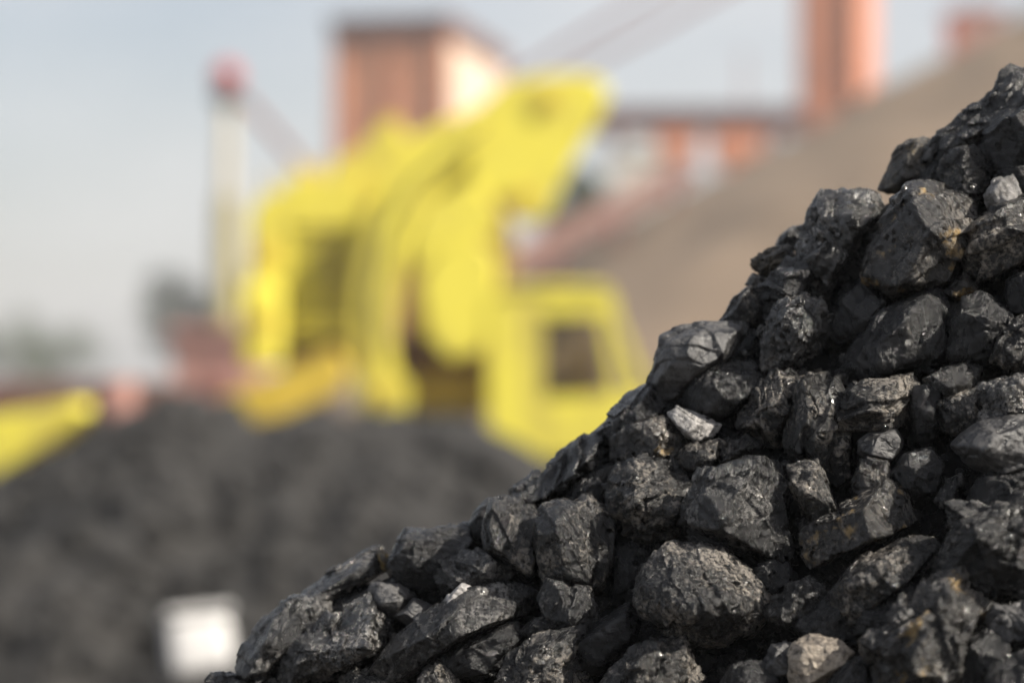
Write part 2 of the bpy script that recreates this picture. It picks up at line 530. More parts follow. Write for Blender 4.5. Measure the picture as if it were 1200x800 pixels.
def mid_height(x, y, bumps=True):
    zr = np.interp(x, _rx, _rz)
    front = zr - np.clip(RY - y, 0, None) * 0.205
    back = zr - np.clip(y - RY, 0, None) * 0.62
    z = np.minimum(front, back)
    p = np.stack([x * 0.55, y * 0.55, x * 0], 1)
    z = z + fbm(p, 3, 3) * 0.10 * np.clip(np.abs(y - RY) / 2.0, 0.15, 1)
    if bumps:
        z = z + domes(x, y, 0.62, 4) * 0.36 * np.clip(np.abs(y - RY - 0.1) / 1.6, 0.25, 1) + domes(x, y, 0.23, 5) * 0.16 + domes(x + 0.7, y, 0.11, 6) * 0.06 - 0.06 - 0.16 * np.clip(np.abs(y - RY) / 1.6, 0.25, 1)
    return np.maximum(z, -0.05 + (z > -3) * 0.0)


me = grid_mesh('coal_heap', np.arange(-8.5, 6.0, 0.05), np.arange(8.0, 24.0, 0.055), mid_height, M['gravel'])
mid = link_mesh('coal_heap', me)
tag(mid, 'blurred low heap of grey coal in the middle distance below the yellow machine', 'coal heap')

r_ = np.random.default_rng(5)
lv_, lf_, base_ = [], [], 0
ring = np.array([[math.cos(a), math.sin(a)] for a in np.linspace(0, 2 * math.pi, 8)[:-1]])
for k in range(1700):
    x_, y_ = r_.uniform(-7.0, 4.5), r_.uniform(10.5, 19.2)
    sz = 0.05 + 0.11 * r_.random() ** 2
    if -2.2 < x_ < -1.0 and 11.6 < y_ < 13.3: continue
    v_, f_ = make_lump(ring * sz * r_.uniform(0.7, 1.2, (7, 1)), 'LDTUFR'[k % 6], 'block', 9000 + k, 3 if sz > 0.1 else 2)
    lv_.append(v_ + np.array([x_, y_, float(mid_height(np.array([x_]), np.array([y_]))[0]) + sz * 0.2])); lf_.append(f_ + base_); base_ += len(v_)
o = link_mesh('loose_coal', np_mesh('loose_coal', np.concatenate(lv_), np.concatenate(lf_), M['gravel'], False))
tag(o, 'loose coal lumps strewn over the grey coal heap', 'coal', kind='stuff')

# tan heap of mineral dust behind on the right
apex, HS = at(1400, -95, 75.0), 0.5
def tan_height(x, y):
    d = np.sqrt((x - apex.x) ** 2 + (y - apex.y) ** 2 + 4.0)
    z = apex.z - d * HS - 0.95 * np.clip((d - 5) / 7, 0, 1)
    p = np.stack([x * 0.12, y * 0.12, x * 0], 1)
    return np.maximum(z + fbm(p, 5, 11, 0.55) * 0.45 + fbm(p * 4.0, 3, 12) * 0.10, -0.5)
me = grid_mesh('dust_heap', np.arange(apex.x - 36, apex.x + 36, 0.5), np.arange(apex.y - 36, apex.y + 36, 0.5), tan_height, M['heap_tan'])
tag(link_mesh('dust_heap', me), 'huge smooth tan heap sloping down from the upper right behind the black coal', 'heap')


# ------------------------------------------------------------------ far buildings
def px_size(depth): return depth / FPX


def rotated_tower(name, label, cat, corner_px, left_w, right_w, top_py, depth, alpha, parts):
    s = px_size(depth)
    base = at(corner_px, 450, depth)
    root = empty(name, (base.x, base.y, 0), -alpha)
    tag(root, label, cat)
    a, b = left_w * s / math.cos(alpha), right_w * s / math.sin(alpha)
    H = at(corner_px, top_py, depth).z
    parts(root, a, b, H)
    return root


def brick_parts(root, a, b, H):
    # local: corner at the origin, left face runs to -x, right face runs to +y
    MB().box(-a, 0, 0, b, 0, H - 1.15, 0.03).build('wall', M['brick'], root)
    MB().box(-a - 0.22, 0.22, -0.22, b + 0.22, H - 1.147, H - 0.35, 0.05).build('parapet', M['brick_dark'], root)
    rf = MB().box(-a - 0.35, 0.35, -0.35, b + 0.35, H - 0.347, H, 0.04).build('roof', M['brick_dark'], root)
    for k, x in enumerate((-a * 0.98, -a * 0.5, -a * 0.02)):
        MB().box(x - 0.22, x + 0.22, -0.16, -0.003, 0, H - 1.2, 0.02).build('pilaster', M['brick'], root)
    for z in (H * 0.42, H * 0.62):
        MB().box(-a * 0.94, -a * 0.06, -0.10, -0.003, z, z + 0.35, 0.02).build('string_course', M['brick_dark'], root)
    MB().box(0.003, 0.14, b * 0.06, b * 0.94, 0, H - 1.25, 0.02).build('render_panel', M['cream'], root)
    for y in (b * 0.03, b * 0.97):
        MB().box(0.003, 0.16, y - 0.2, y + 0.2, 0, H - 1.2, 0.02).build('pilaster', M['brick'], root)


rotated_tower('brick_tower', 'square red brick tower with dark flat roof above the yellow machine', 'tower',
              521, 130, 66, 16, 120, math.radians(12), brick_parts)


def orange_parts(root, a, b, H):
    MB().box(-a, -a * 0.30, 0, b, 0, H, 0.05).build('column', M['orange'], root)
    MB().box(-a * 0.297, -0.153, 0.6, b - 0.4, 0, H - 0.2, 0.03).build('recess_panel', M['dark_metal'], root)
    MB().box(-0.15, 0, 0, b, 0, H, 0.02).build('column', M['orange'], root)
    for z in np.arange(5, H, 4.0):
        MB().box(-a * 0.297, -0.153, 0.1, 0.5, z, z + 0.35, 0.02).build('cross_beam', M['mauve'], root)


rotated_tower('steel_tower', 'orange red tower with dark vertical slot at the top right behind the tan heap', 'tower',
              1005, 66, 68, -130, 118, math.radians(13), orange_parts)

D_G = 112.0
def P2(px, py, depth):
    v = at(px, py, depth); return v.x, v.z
gal = empty('conveyor_gallery', (at(760, 145, D_G).x, D_G, 0)); gx0 = gal.location.x
tag(gal, 'dark maroon conveyor bridge running level from the brick tower to the orange tower', 'conveyor')
x0, zt = P2(575, 133, D_G); x1, zb = P2(948, 154, D_G)
MB().box(x0 - gx0, x1 - gx0, -1.0, 1.0, zb, zt, 0.05).build('gallery_body', M['mauve'], gal)
MB().box(x0 - gx0, x1 - gx0, -1.25, 1.25, zt + 0.003, zt + 0.18, 0.03).build('roof', M['brick_dark'], gal)
for px in range(600, 940, 36):
    xx, _ = P2(px, 145, D_G)
    MB().box(xx - gx0 - 0.07, xx - gx0 + 0.07, -1.12, -1.003, zb + 0.05, zt - 0.05).build('frame_post', M['brick_dark'], gal)
for px in (722, 905):
    xx, _ = P2(px, 145, D_G)
    MB().box(xx - gx0 - 0.18, xx - gx0 + 0.18, -0.5, 0.5, 0, zb - 0.003, 0.03).build('trestle_leg', M['mauve'], gal)
xx, zz = P2(872, 60, D_G)
MB().tube((xx - gx0, 0, zt + 0.18), (xx - gx0, 0, zz), 0.07).build('aerial', M['mauve'], gal)
for k, (c0, c1, lab) in enumerate(((768, 816, 'orange hopper under the conveyor bridge, the one nearer the yellow machine'),
                                   (836, 893, 'orange hopper under the conveyor bridge, the wider one nearer the orange tower'))):
    a0, top = P2(c0, 156, D_G - 0.2); a1, low = P2(c1, 204, D_G)
    h = empty('hopper', ((a0 + a1) / 2, D_G, 0)); w2 = (a1 - a0) / 2
    tag(h, lab, 'hopper', 'hoppers under the conveyor bridge')
    MB().box(-w2, w2, -0.95, 0.95, low + 0.75, top - 0.004, 0.06).build('bin', M['orange'], h)
    MB().prism([(-w2 * 0.96, low + 0.747), (w2 * 0.96, low + 0.747), (w2 * 0.45, low), (-w2 * 0.45, low)], -0.8, 0.8, 0.04).build('chute', M['orange'], h)
    MB().box(-0.12, 0.12, -0.12, 0.12, 0, low - 0.003).build('leg', M['mauve'], h)

for (a_, b_, lab) in (((588, 100), (938, -118), 'thin slanting cable, the upper one, above the conveyor bridge'),
                      ((600, 122), (938, -62), 'thin slanting cable, the lower one, above the conveyor bridge')):
    p, q = at(*a_, 117.0), at(*b_, 117.0)
    mb = MB(); mid_p = (p + q) / 2 - Vector((0, 0, 0.15))
    mb.tube(p, mid_p, 0.16, seg=8).tube(mid_p, q, 0.16, seg=8)
    tag(mb.build('cable', M['mauve']), lab, 'cable', 'cables between the towers')

b0, b1 = at(716, 172, 104), at(776, 172, 104)
wb = empty('white_shed', ((b0.x + b1.x) / 2, 104, 0)); hw = (b1.x - b0.x) / 2
tag(wb, 'small whitish shed between the yellow machine and the first orange hopper', 'shed')
MB().box(-hw, hw, 0, 3, 0, b0.z - 0.3, 0.04).build('wall', M['offwhite'], wb)
MB().prism([(-hw - 0.2, b0.z - 0.297), (hw + 0.2, b0.z - 0.297), (hw * 0.2, b0.z + 0.25)], -0.2, 3.2, 0.02).build('roof', M['offwhite'], wb)

p0, p1 = at(560, 335, 64), at(800, 205, 72)
cv = empty('inclined_conveyor', (p0.x, p0.y, 0)); tag(cv, 'maroon inclined conveyor climbing along the lower edge of the tan heap', 'conveyor')
o_ = Vector((p0.x, p0.y, 0))
mb = MB(); d_ = (p1 - p0); side = Vector((-d_.y, d_.x, 0)).normalized() * 0.45
for sgn in (-1, 1):
    MB().tube(p0 - o_ + side * sgn, p1 - o_ + side * sgn, 0.17, seg=6).build('side_beam', M['brick_dark'], cv)
MB().tube(p0 - o_ + Vector((0, 0, 0.18)), p1 - o_ + Vector((0, 0, 0.18)), 0.30, seg=8).build('belt', M['rust_metal'], cv)
for f in (0.05, 0.35, 0.65, 0.95):
    q = p0 + d_ * f - o_
    MB().tube((q.x, q.y, 0), (q.x, q.y, q.z - 0.1), 0.14, seg=8).build('support_leg', M['mauve'], cv)

pk0, pk1 = at(1126, 18, 122), at(1178, 18, 122)
pk = empty('far_building', ((pk0.x + pk1.x) / 2, 122, 0)); hw = (pk1.x - pk0.x) / 2
tag(pk, 'pale pink building top peeking over the tan heap at the upper right', 'building')
MB().box(-hw, hw, 0, 4, 0, pk0.z + 0.2, 0.04).build('wall', M['pink'], pk)
MB().box(-hw - 0.2, hw + 0.2, -0.2, 4.2, pk0.z + 0.203, pk0.z + 0.45, 0.03).build('roof', M['pink'], pk)

# mast with a red head at the left
D_M = 60.0; s = px_size(D_M); mp = at(265, 450, D_M)
mast = empty('signal_mast', (mp.x, mp.y, 0)); tag(mast, 'tall pale mast with red ball head standing left of the yellow machine', 'mast')
zz = lambda py, d=D_M: at(600, py, d).z
MB().tube((0, 0, 0), (0, 0, zz(232)), 0.34, 0.30, 20).build('lower_column', M['olive'], mast)
MB().tube((0, 0, zz(232) + 0.003), (0, 0, zz(122)), 0.20, 0.16, 20).build('upper_column', M['beige'], mast)
MB().tube((0, 0, zz(122) + 0.003), (0, 0, zz(108)), 0.34, 0.34, 20).build('collar', M['dark_metal'], mast)
MB().ball((0, 0, zz(90)), 0.37, (1, 1, 1.0)).build('red_head', M['red'], mast)
q0, q1 = at(282, 112, D_M), at(372, 215, D_M)
MB().tube((q0.x - mp.x, 0.2, q0.z), (q1.x - mp.x, 0.2, q1.z), 0.10, seg=8).build('stay', M['mauve'], mast)
MB().box(q1.x - mp.x - 0.16, q1.x - mp.x + 0.16, 0.04, 0.36, 0, q1.z - 0.003, 0.02).build('stay_post', M['mauve'], mast)

# pink brick hut
h0, h1 = at(203, 382, 52), at(300, 382, 52)
hut = empty('brick_hut', ((h0.x + h1.x) / 2, 52, 0)); hw = (h1.x - h0.x) / 2
tag(hut, 'low pinkish brick hut at the foot of the mast', 'hut')
MB().box(-hw, hw, 0, 3, 0, h0.z - 0.25, 0.03).build('wall', M['pink'], hut)
MB().box(-hw - 0.12, hw + 0.12, -0.15, 3.15, h0.z - 0.247, h0.z, 0.03).build('roof', M['pink'], hut)
MB().box(-0.25, 0.25, -0.05, -0.003, 0, 2.0, 0.01).build('door', M['mauve'], hut)

# rust brown wagon behind the left yellow loader
wg0, wg1 = at(-60, 446, 38), at(196, 446, 38)
wag = empty('flat_wagon', ((wg0.x + wg1.x) / 2, 38, 0)); hw = (wg1.x - wg0.x) / 2
tag(wag, 'long low brown flat wagon at the left behind the coal heap', 'wagon')
MB().box(-hw, hw, -1.2, 1.2, 1.15, wg0.z, 0.04).build('deck', M['rust_metal'], wag)
for fx in (-0.8, -0.5, 0.5, 0.8):
    w_ = MB().tube((hw * fx, -1.0, 0.47), (hw * fx, 1.0, 0.47), 0.46, seg=20).build('wheel', M['dark_metal'], wag)
MB().box(-hw * 0.95, hw * 0.95, -0.5, 0.5, 0.7, 1.147, 0.03).build('frame', M['dark_metal'], wag)


# ------------------------------------------------------------------ trees
def tree(label, px, base_py, depth, height, width, seed, leaves=1500):
    r_ = np.random.default_rng(seed)
    b = at(px, 450, depth)
    root = empty('tree', (b.x, b.y, 0)); tag(root, label, 'tree', 'trees behind the yard')
    mb = MB(); mb.tube((0, 0, 0), (0.1, 0, height * 0.45), 0.035 * height, 0.02 * height, 10)
    cl = []
    for k in range(9):
        a = k * 2.4 + r_.random(); rr = width * 0.5 * r_.uniform(0.2, 0.75); z = height * r_.uniform(0.38, 0.9)
        c = np.array([math.cos(a) * rr, math.sin(a) * rr, z]); cl.append((c, width * r_.uniform(0.16, 0.27)))
        mb.tube((0.05, 0, height * 0.3), tuple(c), 0.012 * height, 0.004 * height, 6)
    mb.build('trunk', M['bark'], root)
    V, Fc = [], []
    for k in range(leaves):
        c, rad = cl[k % 9]
        d = r_.normal(size=3); d /= np.linalg.norm(d)
        p = c + d * rad * r_.random() ** 0.45
        u = r_.normal(size=3); u /= np.linalg.norm(u); v = np.cross(u, r_.normal(size=3)); v /= np.linalg.norm(v)
        sz = 0.022 * height * r_.uniform(0.6, 1.3)
        i = len(V); V += [p - u * sz, p + v * sz * 0.5, p + u * sz, p - v * sz * 0.5]; Fc.append((i, i + 1, i + 2, i + 3))
    link_mesh('crown', np_mesh('crown', np.array(V), np.array(Fc), M['leaf'], False), root)


for args in (('leafy grey green tree just left of the mast', 208, 450, 126, 8.4, 4.6, 1, 1300),
             ('darker tree behind the mast, left of the yellow machine', 258, 450, 132, 8.2, 5.0, 2, 1500),
             ('round low tree on the far left skyline at the frame edge', 8, 450, 150, 6.0, 7.5, 3, 2600),
             ('lower tree on the far left skyline beside the round one', 66, 450, 165, 5.2, 7.0, 4, 2600),
             ('small green tree showing between the yellow boom tip and the white shed', 672, 450, 96, 11.2, 3.6, 5)):
    tree(*args)

# ------------------------------------------------------------------ yellow excavator
D_E = 26.0; SE = px_size(D_E); E0 = at(520, 450, D_E)
ex = empty('excavator', (E0.x, E0.y, 0))
tag(ex, 'yellow excavator with folded gooseneck boom and square cab behind the grey coal heap', 'excavator')


def E(px, py): return ((px - 520) * SE, at(600, py, D_E).z)
def EP(pts): return [E(*p) for p in pts]


def ebox(mb, px0, px1, py0, py1, y0, y1, bev=0.02):
    (xa, zt_), (xb, zb_) = E(px0, py0), E(px1, py1)
    return mb.box(xa, xb, y0, y1, zb_, zt_, bev)


# engine house with a louvred opening
hs_ = MB()
hs_.prism(EP([(298, 400), (298, 252), (312, 234), (342, 222), (342, 400)]), -0.5, 2.2, 0.03)
ebox(hs_, 342.3, 428, 212, 272, -0.5, 2.2, 0.03)
ebox(hs_, 342.3, 428, 372, 398, -0.5, 2.2, 0.03)
ebox(hs_, 416, 428, 272.3, 371.7, -0.5, 2.2, 0.02)
house = hs_.build('engine_house', M['yellow'], ex)
ebox(MB(), 342.5, 415.7, 272.5, 371.5, -0.15, 0.0, 0).build('radiator', M['ochre_metal'], house)
for k in range(7):
    y = 277 + k * 13.5
    ebox(MB(), 343, 415.5, y, y + 8, -0.46, -0.3, 0.008).build('louvre_slat', M['yellow'], house)
ebox(MB(), 294, 338, 338, 430, -0.95, -0.503, 0.08).build('fuel_tank', M['yellow'], ex)
ebox(MB(), 330, 560, 400, 432, -0.4, 2.0, 0.03).build('turntable', M['rust_metal'], ex)
ebox(MB(), 472, 575, 425, 482, -0.2, 1.6, 0.03).build('swing_frame', M['yellow_worn'], ex)
MB().prism(EP([(272, 466), (400, 410), (418, 428), (404, 462), (302, 503), (284, 496)]), -1.25, -1.0, 0.03).build('access_ramp', M['yellow_worn'], ex)
# boom: a gooseneck rising from the pivot and reaching over to the right
boom_pts = [(432, 470), (418, 425), (420, 345), (436, 268), (466, 212), (506, 178), (548, 146), (572, 168), (540, 202), (505, 238),
            (482, 282), (470, 340), (464, 400), (470, 440), (476, 462), (466, 482), (446, 484)]
boom = MB().prism(EP(boom_pts), -1.0, -0.35, 0.04).build('boom', M['yellow'], ex)
xb_, zb_ = E(456, 462)
MB().tube((xb_, -1.12, zb_), (xb_, -0.2, zb_), 0.27, seg=28).build('pivot_boss', M['yellow'], boom)
MB().tube((xb_, -1.16, zb_), (xb_, -1.121, zb_), 0.10, seg=20).build('pivot_pin', M['yellow_worn'], boom)
MB().prism(EP([(388, 211.5), (392, 194), (425, 174), (445, 152), (470, 148), (478, 165), (560, 128), (560, 215), (428.5, 240), (428.5, 211.5)]), -0.33, 0.7, 0.03).build('hood', M['yellow'], ex)
ebox(MB(), 446, 468, 138, 147.5, 0.0, 0.25, 0.02).build('beacon', M['yellow_worn'], ex)
for px in (316, 334, 352, 382):
    xr, zr_ = E(px, (232 if px < 340 else 212))
    MB().tube((xr, -0.35, zr_ - 0.12), (xr, -0.35, zr_ + 0.22), 0.025, seg=6).build('rail_post', M['yellow_worn'], house)
ebox(MB(), 356, 374, 196, 211.6, -0.2, 0.2, 0.03).build('air_filter', M['yellow_worn'], ex)
(xe, ze), (xf, zf_) = E(384, 215), E(384, 186)
MB().tube((xe, 0.9, ze), (xe, 0.9, zf_), 0.06).build('exhaust', M['dark_metal'], ex)
for dx_ in (3,):
    hose_ = MB()
    pth = [(446 + dx_, 440), (440 + dx_, 350), (456 + dx_, 275), (486 + dx_, 222), (530 + dx_, 184), (566 + dx_, 158)]
    for a_, b_ in zip(pth[:-1], pth[1:]):
        (xa, za), (xc, zc) = E(*a_), E(*b_)
        hose_.tube((xa, -1.03, za), (xc, -1.03, zc), 0.022, seg=8)
    hose_.build('hose', M['dark_metal'], boom)
for (xq, yq) in ((318, 300), (318, 380)):
    ebox(MB(), xq - 12, xq + 12, yq - 10, yq + 10, -0.98 if yq > 338 else -0.53, -0.952 if yq > 338 else -0.502, 0.005).build('hatch', M['yellow_worn'], house)
stick = MB().prism(EP([(550, 206), (556, 142), (592, 107), (618, 104), (640, 99), (686, 100), (704, 108), (710, 122), (700, 146), (672, 190), (655, 225), (640, 258), (604, 264), (590, 236), (566, 246)]), -0.94, -0.42, 0.03).build('stick', M['yellow'], ex)
for (cx_, cy_) in ((640, 130), (612, 240)):
    xs_, zs_ = E(cx_, cy_)
    MB().tube((xs_, -1.0, zs_), (xs_, -0.36, zs_), 0.10, seg=20).build('pin', M['yellow_worn'], stick)
MB().prism(EP([(468, 440), (470, 300), (486, 216), (590, 205), (604, 290), (588, 440)]), 0.72, 1.1, 0.03).build('upper_frame', M['ochre_metal'], ex)
for (a_, b_) in (((500, 420), (524, 240)), ((470, 250), (575, 150))):
    (xa, za), (xc, zc) = E(*a_), E(*b_)
    cy = MB().tube((xa, -0.1, za), ((xa + xc) / 2, -0.1, (za + zc) / 2), 0.13).build('hydraulic_cylinder', M['yellow_worn'], ex)
    MB().tube(((xa + xc) / 2, -0.1, (za + zc) / 2), (xc, -0.1, zc), 0.07).build('piston_rod', M['chrome'], cy)
MB().prism(EP([(500, 246), (556, 218), (588, 262), (578, 283), (512, 300), (492, 322), (484, 300)]), -0.97, -0.45, 0.02).build('linkage_plate', M['yellow'], ex)
bk = MB().prism(EP([(496, 336), (512, 302), (560, 286), (584, 304), (582, 372), (566, 412), (530, 424), (504, 396)]), -0.98, 0.4, 0.04).build('bucket', M['yellow'], ex)
for k in range(5):
    x_, z_ = E(506, 396)
    MB().prism([(x_, z_), (x_ + 0.12, z_ - 0.02), (x_ - 0.02, z_ - 0.22)], -0.95 + k * 0.27, -0.83 + k * 0.27, 0.01).build('tooth', M['dark_metal'], bk)
# cab seen from its side, windscreen sloping at the right
cabm = MB()
cabm.prism(EP([(573, 545), (573, 362), (588, 346), (634, 346), (634, 545)]), -1.0, -0.92, 0.015)
cabm.prism(EP([(634.2, 374), (634.2, 346), (706, 346), (716, 352), (720, 374)]), -1.0, -0.92, 0.01)
cabm.prism(EP([(634.2, 545), (634.2, 466), (754, 458), (756, 470), (700, 545)]), -1.0, -0.92, 0.015)
cabm.prism(EP([(700, 374.2), (708, 374.2), (724, 459.5), (714, 460)]), -0.998, -0.93, 0.005)
cabm.prism(EP([(711, 374.2), (720, 374.2), (756, 457.6), (744, 458)]), -0.996, -0.93, 0.004)
cabm.prism(EP([(573, 545), (573, 362), (588, 346), (600, 346), (600, 545)]), -0.917, 0.3, 0.01)
cabm.prism(EP([(600.3, 545), (600.3, 470), (754, 470), (700, 545)]), -0.917, 0.3, 0.01)
cab = cabm.build('cab', M['yellow'], ex)
MB().prism(EP([(582, 345.6), (592, 339.5), (612, 336.5), (690, 336.5), (706, 340), (713, 345.6)]), -1.03, 0.33, 0.015).build('roof', M['yellow'], cab)
MB().prism(EP([(634.5, 374.3), (699.7, 374.3), (713.6, 460.6), (634.5, 465.4)]), -0.97, -0.955).build('side_window', M['glass'], cab)
MB().prism(EP([(708.3, 374.4), (710.8, 374.4), (743.6, 457.8), (724.4, 459)]), -0.97, -0.955).build('door_window', M['glass'], cab)
MB().prism(EP([(723, 390), (726, 390), (754, 450), (750, 450)]), -0.9, 0.28).build('windscreen', M['glass'], cab)
MB().prism(EP([(600.5, 346), (700, 346), (702, 380), (706, 469.6), (600.5, 469.6)]), 0.3, 0.36, 0.01).build('inner_side', M['cab_lining'], cab)
st = MB(); ebox(st, 618, 672, 440, 455, -0.6, -0.05, 0.04); ebox(st, 612, 634, 385, 446, -0.6, -0.05, 0.04)
st.build('driver_seat', M['dark_metal'], cab)
# crawler tracks, mostly sunk behind the heap
for k, y in enumerate((-1.0, 1.3)):
    L2, zc = 2.1, 0.45
    pts = [(-L2 + 0.45 * math.cos(a), zc + 0.45 * math.sin(a)) for a in np.linspace(math.pi / 2, 1.5 * math.pi, 9)]
    pts += [(L2 + 0.45 * math.cos(a), zc + 0.45 * math.sin(a)) for a in np.linspace(-math.pi / 2, math.pi / 2, 9)]
    tr = MB().prism(pts, y, y + 0.6, 0.01).build('track', M['dark_metal'], ex)
    shoe = None
    for j in range(22):
        f = (j + 0.5) / 22; x_ = -L2 + 2 * L2 * f
        if shoe is None:
            shoe = MB().box(-0.08, 0.08, y - 0.03, y + 0.63, 0, 0.05).build('track_shoe', M['dark_metal'], tr, (x_, 0, 0.902))
        else:
            c = shoe.copy(); COL.objects.link(c); c.parent = tr; c.location = (x_, 0, 0.902)
    MB().box(-1.6, 1.6, y + 0.1, y + 0.5, 0.91, 1.0).build('track_frame', M['yellow_worn'], ex)
ebox(MB(), 440, 560, 482, 535, -0.3, 1.4, 0.02).build('centre_post', M['dark_metal'], ex)

# second yellow machine cut off by the left edge
D_L = 23.5; lb = at(-60, 450, D_L)
ld = empty('bulldozer', (lb.x, lb.y, 0)); tag(ld, 'yellow bulldozer cut off by the left edge, only its sloping hood in view', 'bulldozer')
def LP(pts): return [((p[0] + 60) * px_size(D_L), at(600, p[1], D_L).z) for p in pts]
hd = MB().prism(LP([(-160, 522), (0, 486), (98, 470), (106, 484), (62, 520), (0, 556), (-160, 640)]), -0.5, 0.5, 0.02).build('hood', M['yellow'], ld)
MB().tube((-0.4, 0, LP([(0, 515)])[0][1]), (-0.4, 0, LP([(0, 440)])[0][1]), 0.05).build('exhaust', M['dark_metal'], hd)
MB().prism(LP([(-320, 400), (-170, 400), (-162, 500), (-162, 640), (-320, 640)]), -0.6, 0.6, 0.05).build('cab', M['yellow'], ld)
for y in (-0.95, 0.55):
    MB().prism([(-1.9, 0.35), (-1.6, 0.0), (0.9, 0.0), (1.2, 0.35), (0.9, 0.75), (-1.6, 0.75)], y, y + 0.4, 0.03).build('track', M['dark_metal'], ld)
MB().prism([(1.3, 0.05), (1.5, 0.05), (1.42, 0.4), (1.55, 0.75), (1.4, 0.75), (1.28, 0.4)], -1.3, 1.3, 0.01).build('blade', M['yellow_worn'], ld)

# red drum standing on the heap shoulder
dp = at(134, 490, 21.0)
dz = float(mid_height(np.array([dp.x]), np.array([dp.y]), False)[0]) - 0.03
dr = empty('drum', (dp.x, dp.y, dz)); tag(dr, 'faded red drum on the left shoulder of the grey coal heap', 'drum')
hh = at(600, 446, 21.0).z - dz
MB().tube((0, 0, 0), (0, 0, hh), 0.19, seg=28).build('shell', M['pink'], dr)
for f in (0.33, 0.66):
    MB().tube((0, 0, hh * f - 0.012), (0, 0, hh * f + 0.012), 0.197, seg=28).build('rib', M['pink'], dr)
MB().tube((0, 0, hh + 0.001), (0, 0, hh + 0.014), 0.17, seg=28).build('lid', M['mauve'], dr)

# white box lying on the grey heap
wp = at(238, 748, 12.8)
wz = float(mid_height(np.array([wp.x]), np.array([wp.y]), False)[0])
wpx = px_size(12.8)
wz = wp.z - 45 * wpx
bx = empty('white_box', (wp.x, wp.y, wz)); bx.rotation_euler = (math.radians(-14), math.radians(-4), math.radians(16))
tag(bx, 'bright white square box lying on the grey coal heap at the lower left', 'box')
hb = 38 * wpx
MB().box(-hb, hb, -0.12, 0.2, 0, 1.82 * hb, 0.08).build('body', M['white'], bx)
ld_ = MB().box(-hb * 1.01, hb * 1.01, -0.13, 0.21, 1.822 * hb, 2.08 * hb, 0.02).build('lid', M['white'], bx)

# ------------------------------------------------------------------ the black coal heap in the foreground
D_CREST, D_FALL = 3.24, 0.36


def heap_depth(px, py):
    t = 0.6 * (px - 240) + 0.8 * (py - 800)
    return D_CREST - D_FALL * max(t, -30) / 576


_A, _B, _C = at(240, 800, D_CREST), at(1200, 80, D_CREST), at(1200, 800, heap_depth(1200, 800))
_n = (_B - _A).cross(_C - _A).normalized()
if _n.z < 0: _n = -_n


def core_height(x, y):
    zf = _A.z - (_n.x * (x - _A.x) + _n.y * (y - _A.y)) / _n.z
    zc = _A.z + (_B.z - _A.z) / (_B.x - _A.x) * (np.minimum(x, 1.7) - _A.x) - np.clip(x - 1.7, 0, None) * 0.75
    zr = zc - (y - D_CREST) * 0.7
    zs = zc + 0.02
    z = np.minimum(np.minimum(zf - 0.025, zr), zs) - 0.05
    p = np.stack([x * 9, y * 9, z * 9], 1)
    return np.maximum(z + fbm(p, 3, 21) * 0.02 + domes(x, y, 0.09, 8) * 0.03, -0.02)


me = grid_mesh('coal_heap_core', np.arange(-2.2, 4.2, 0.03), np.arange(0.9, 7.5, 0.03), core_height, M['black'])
tag(link_mesh('coal_heap_core', me), 'black crushed coal filling the inside of the foreground heap', 'coal', kind='stuff')

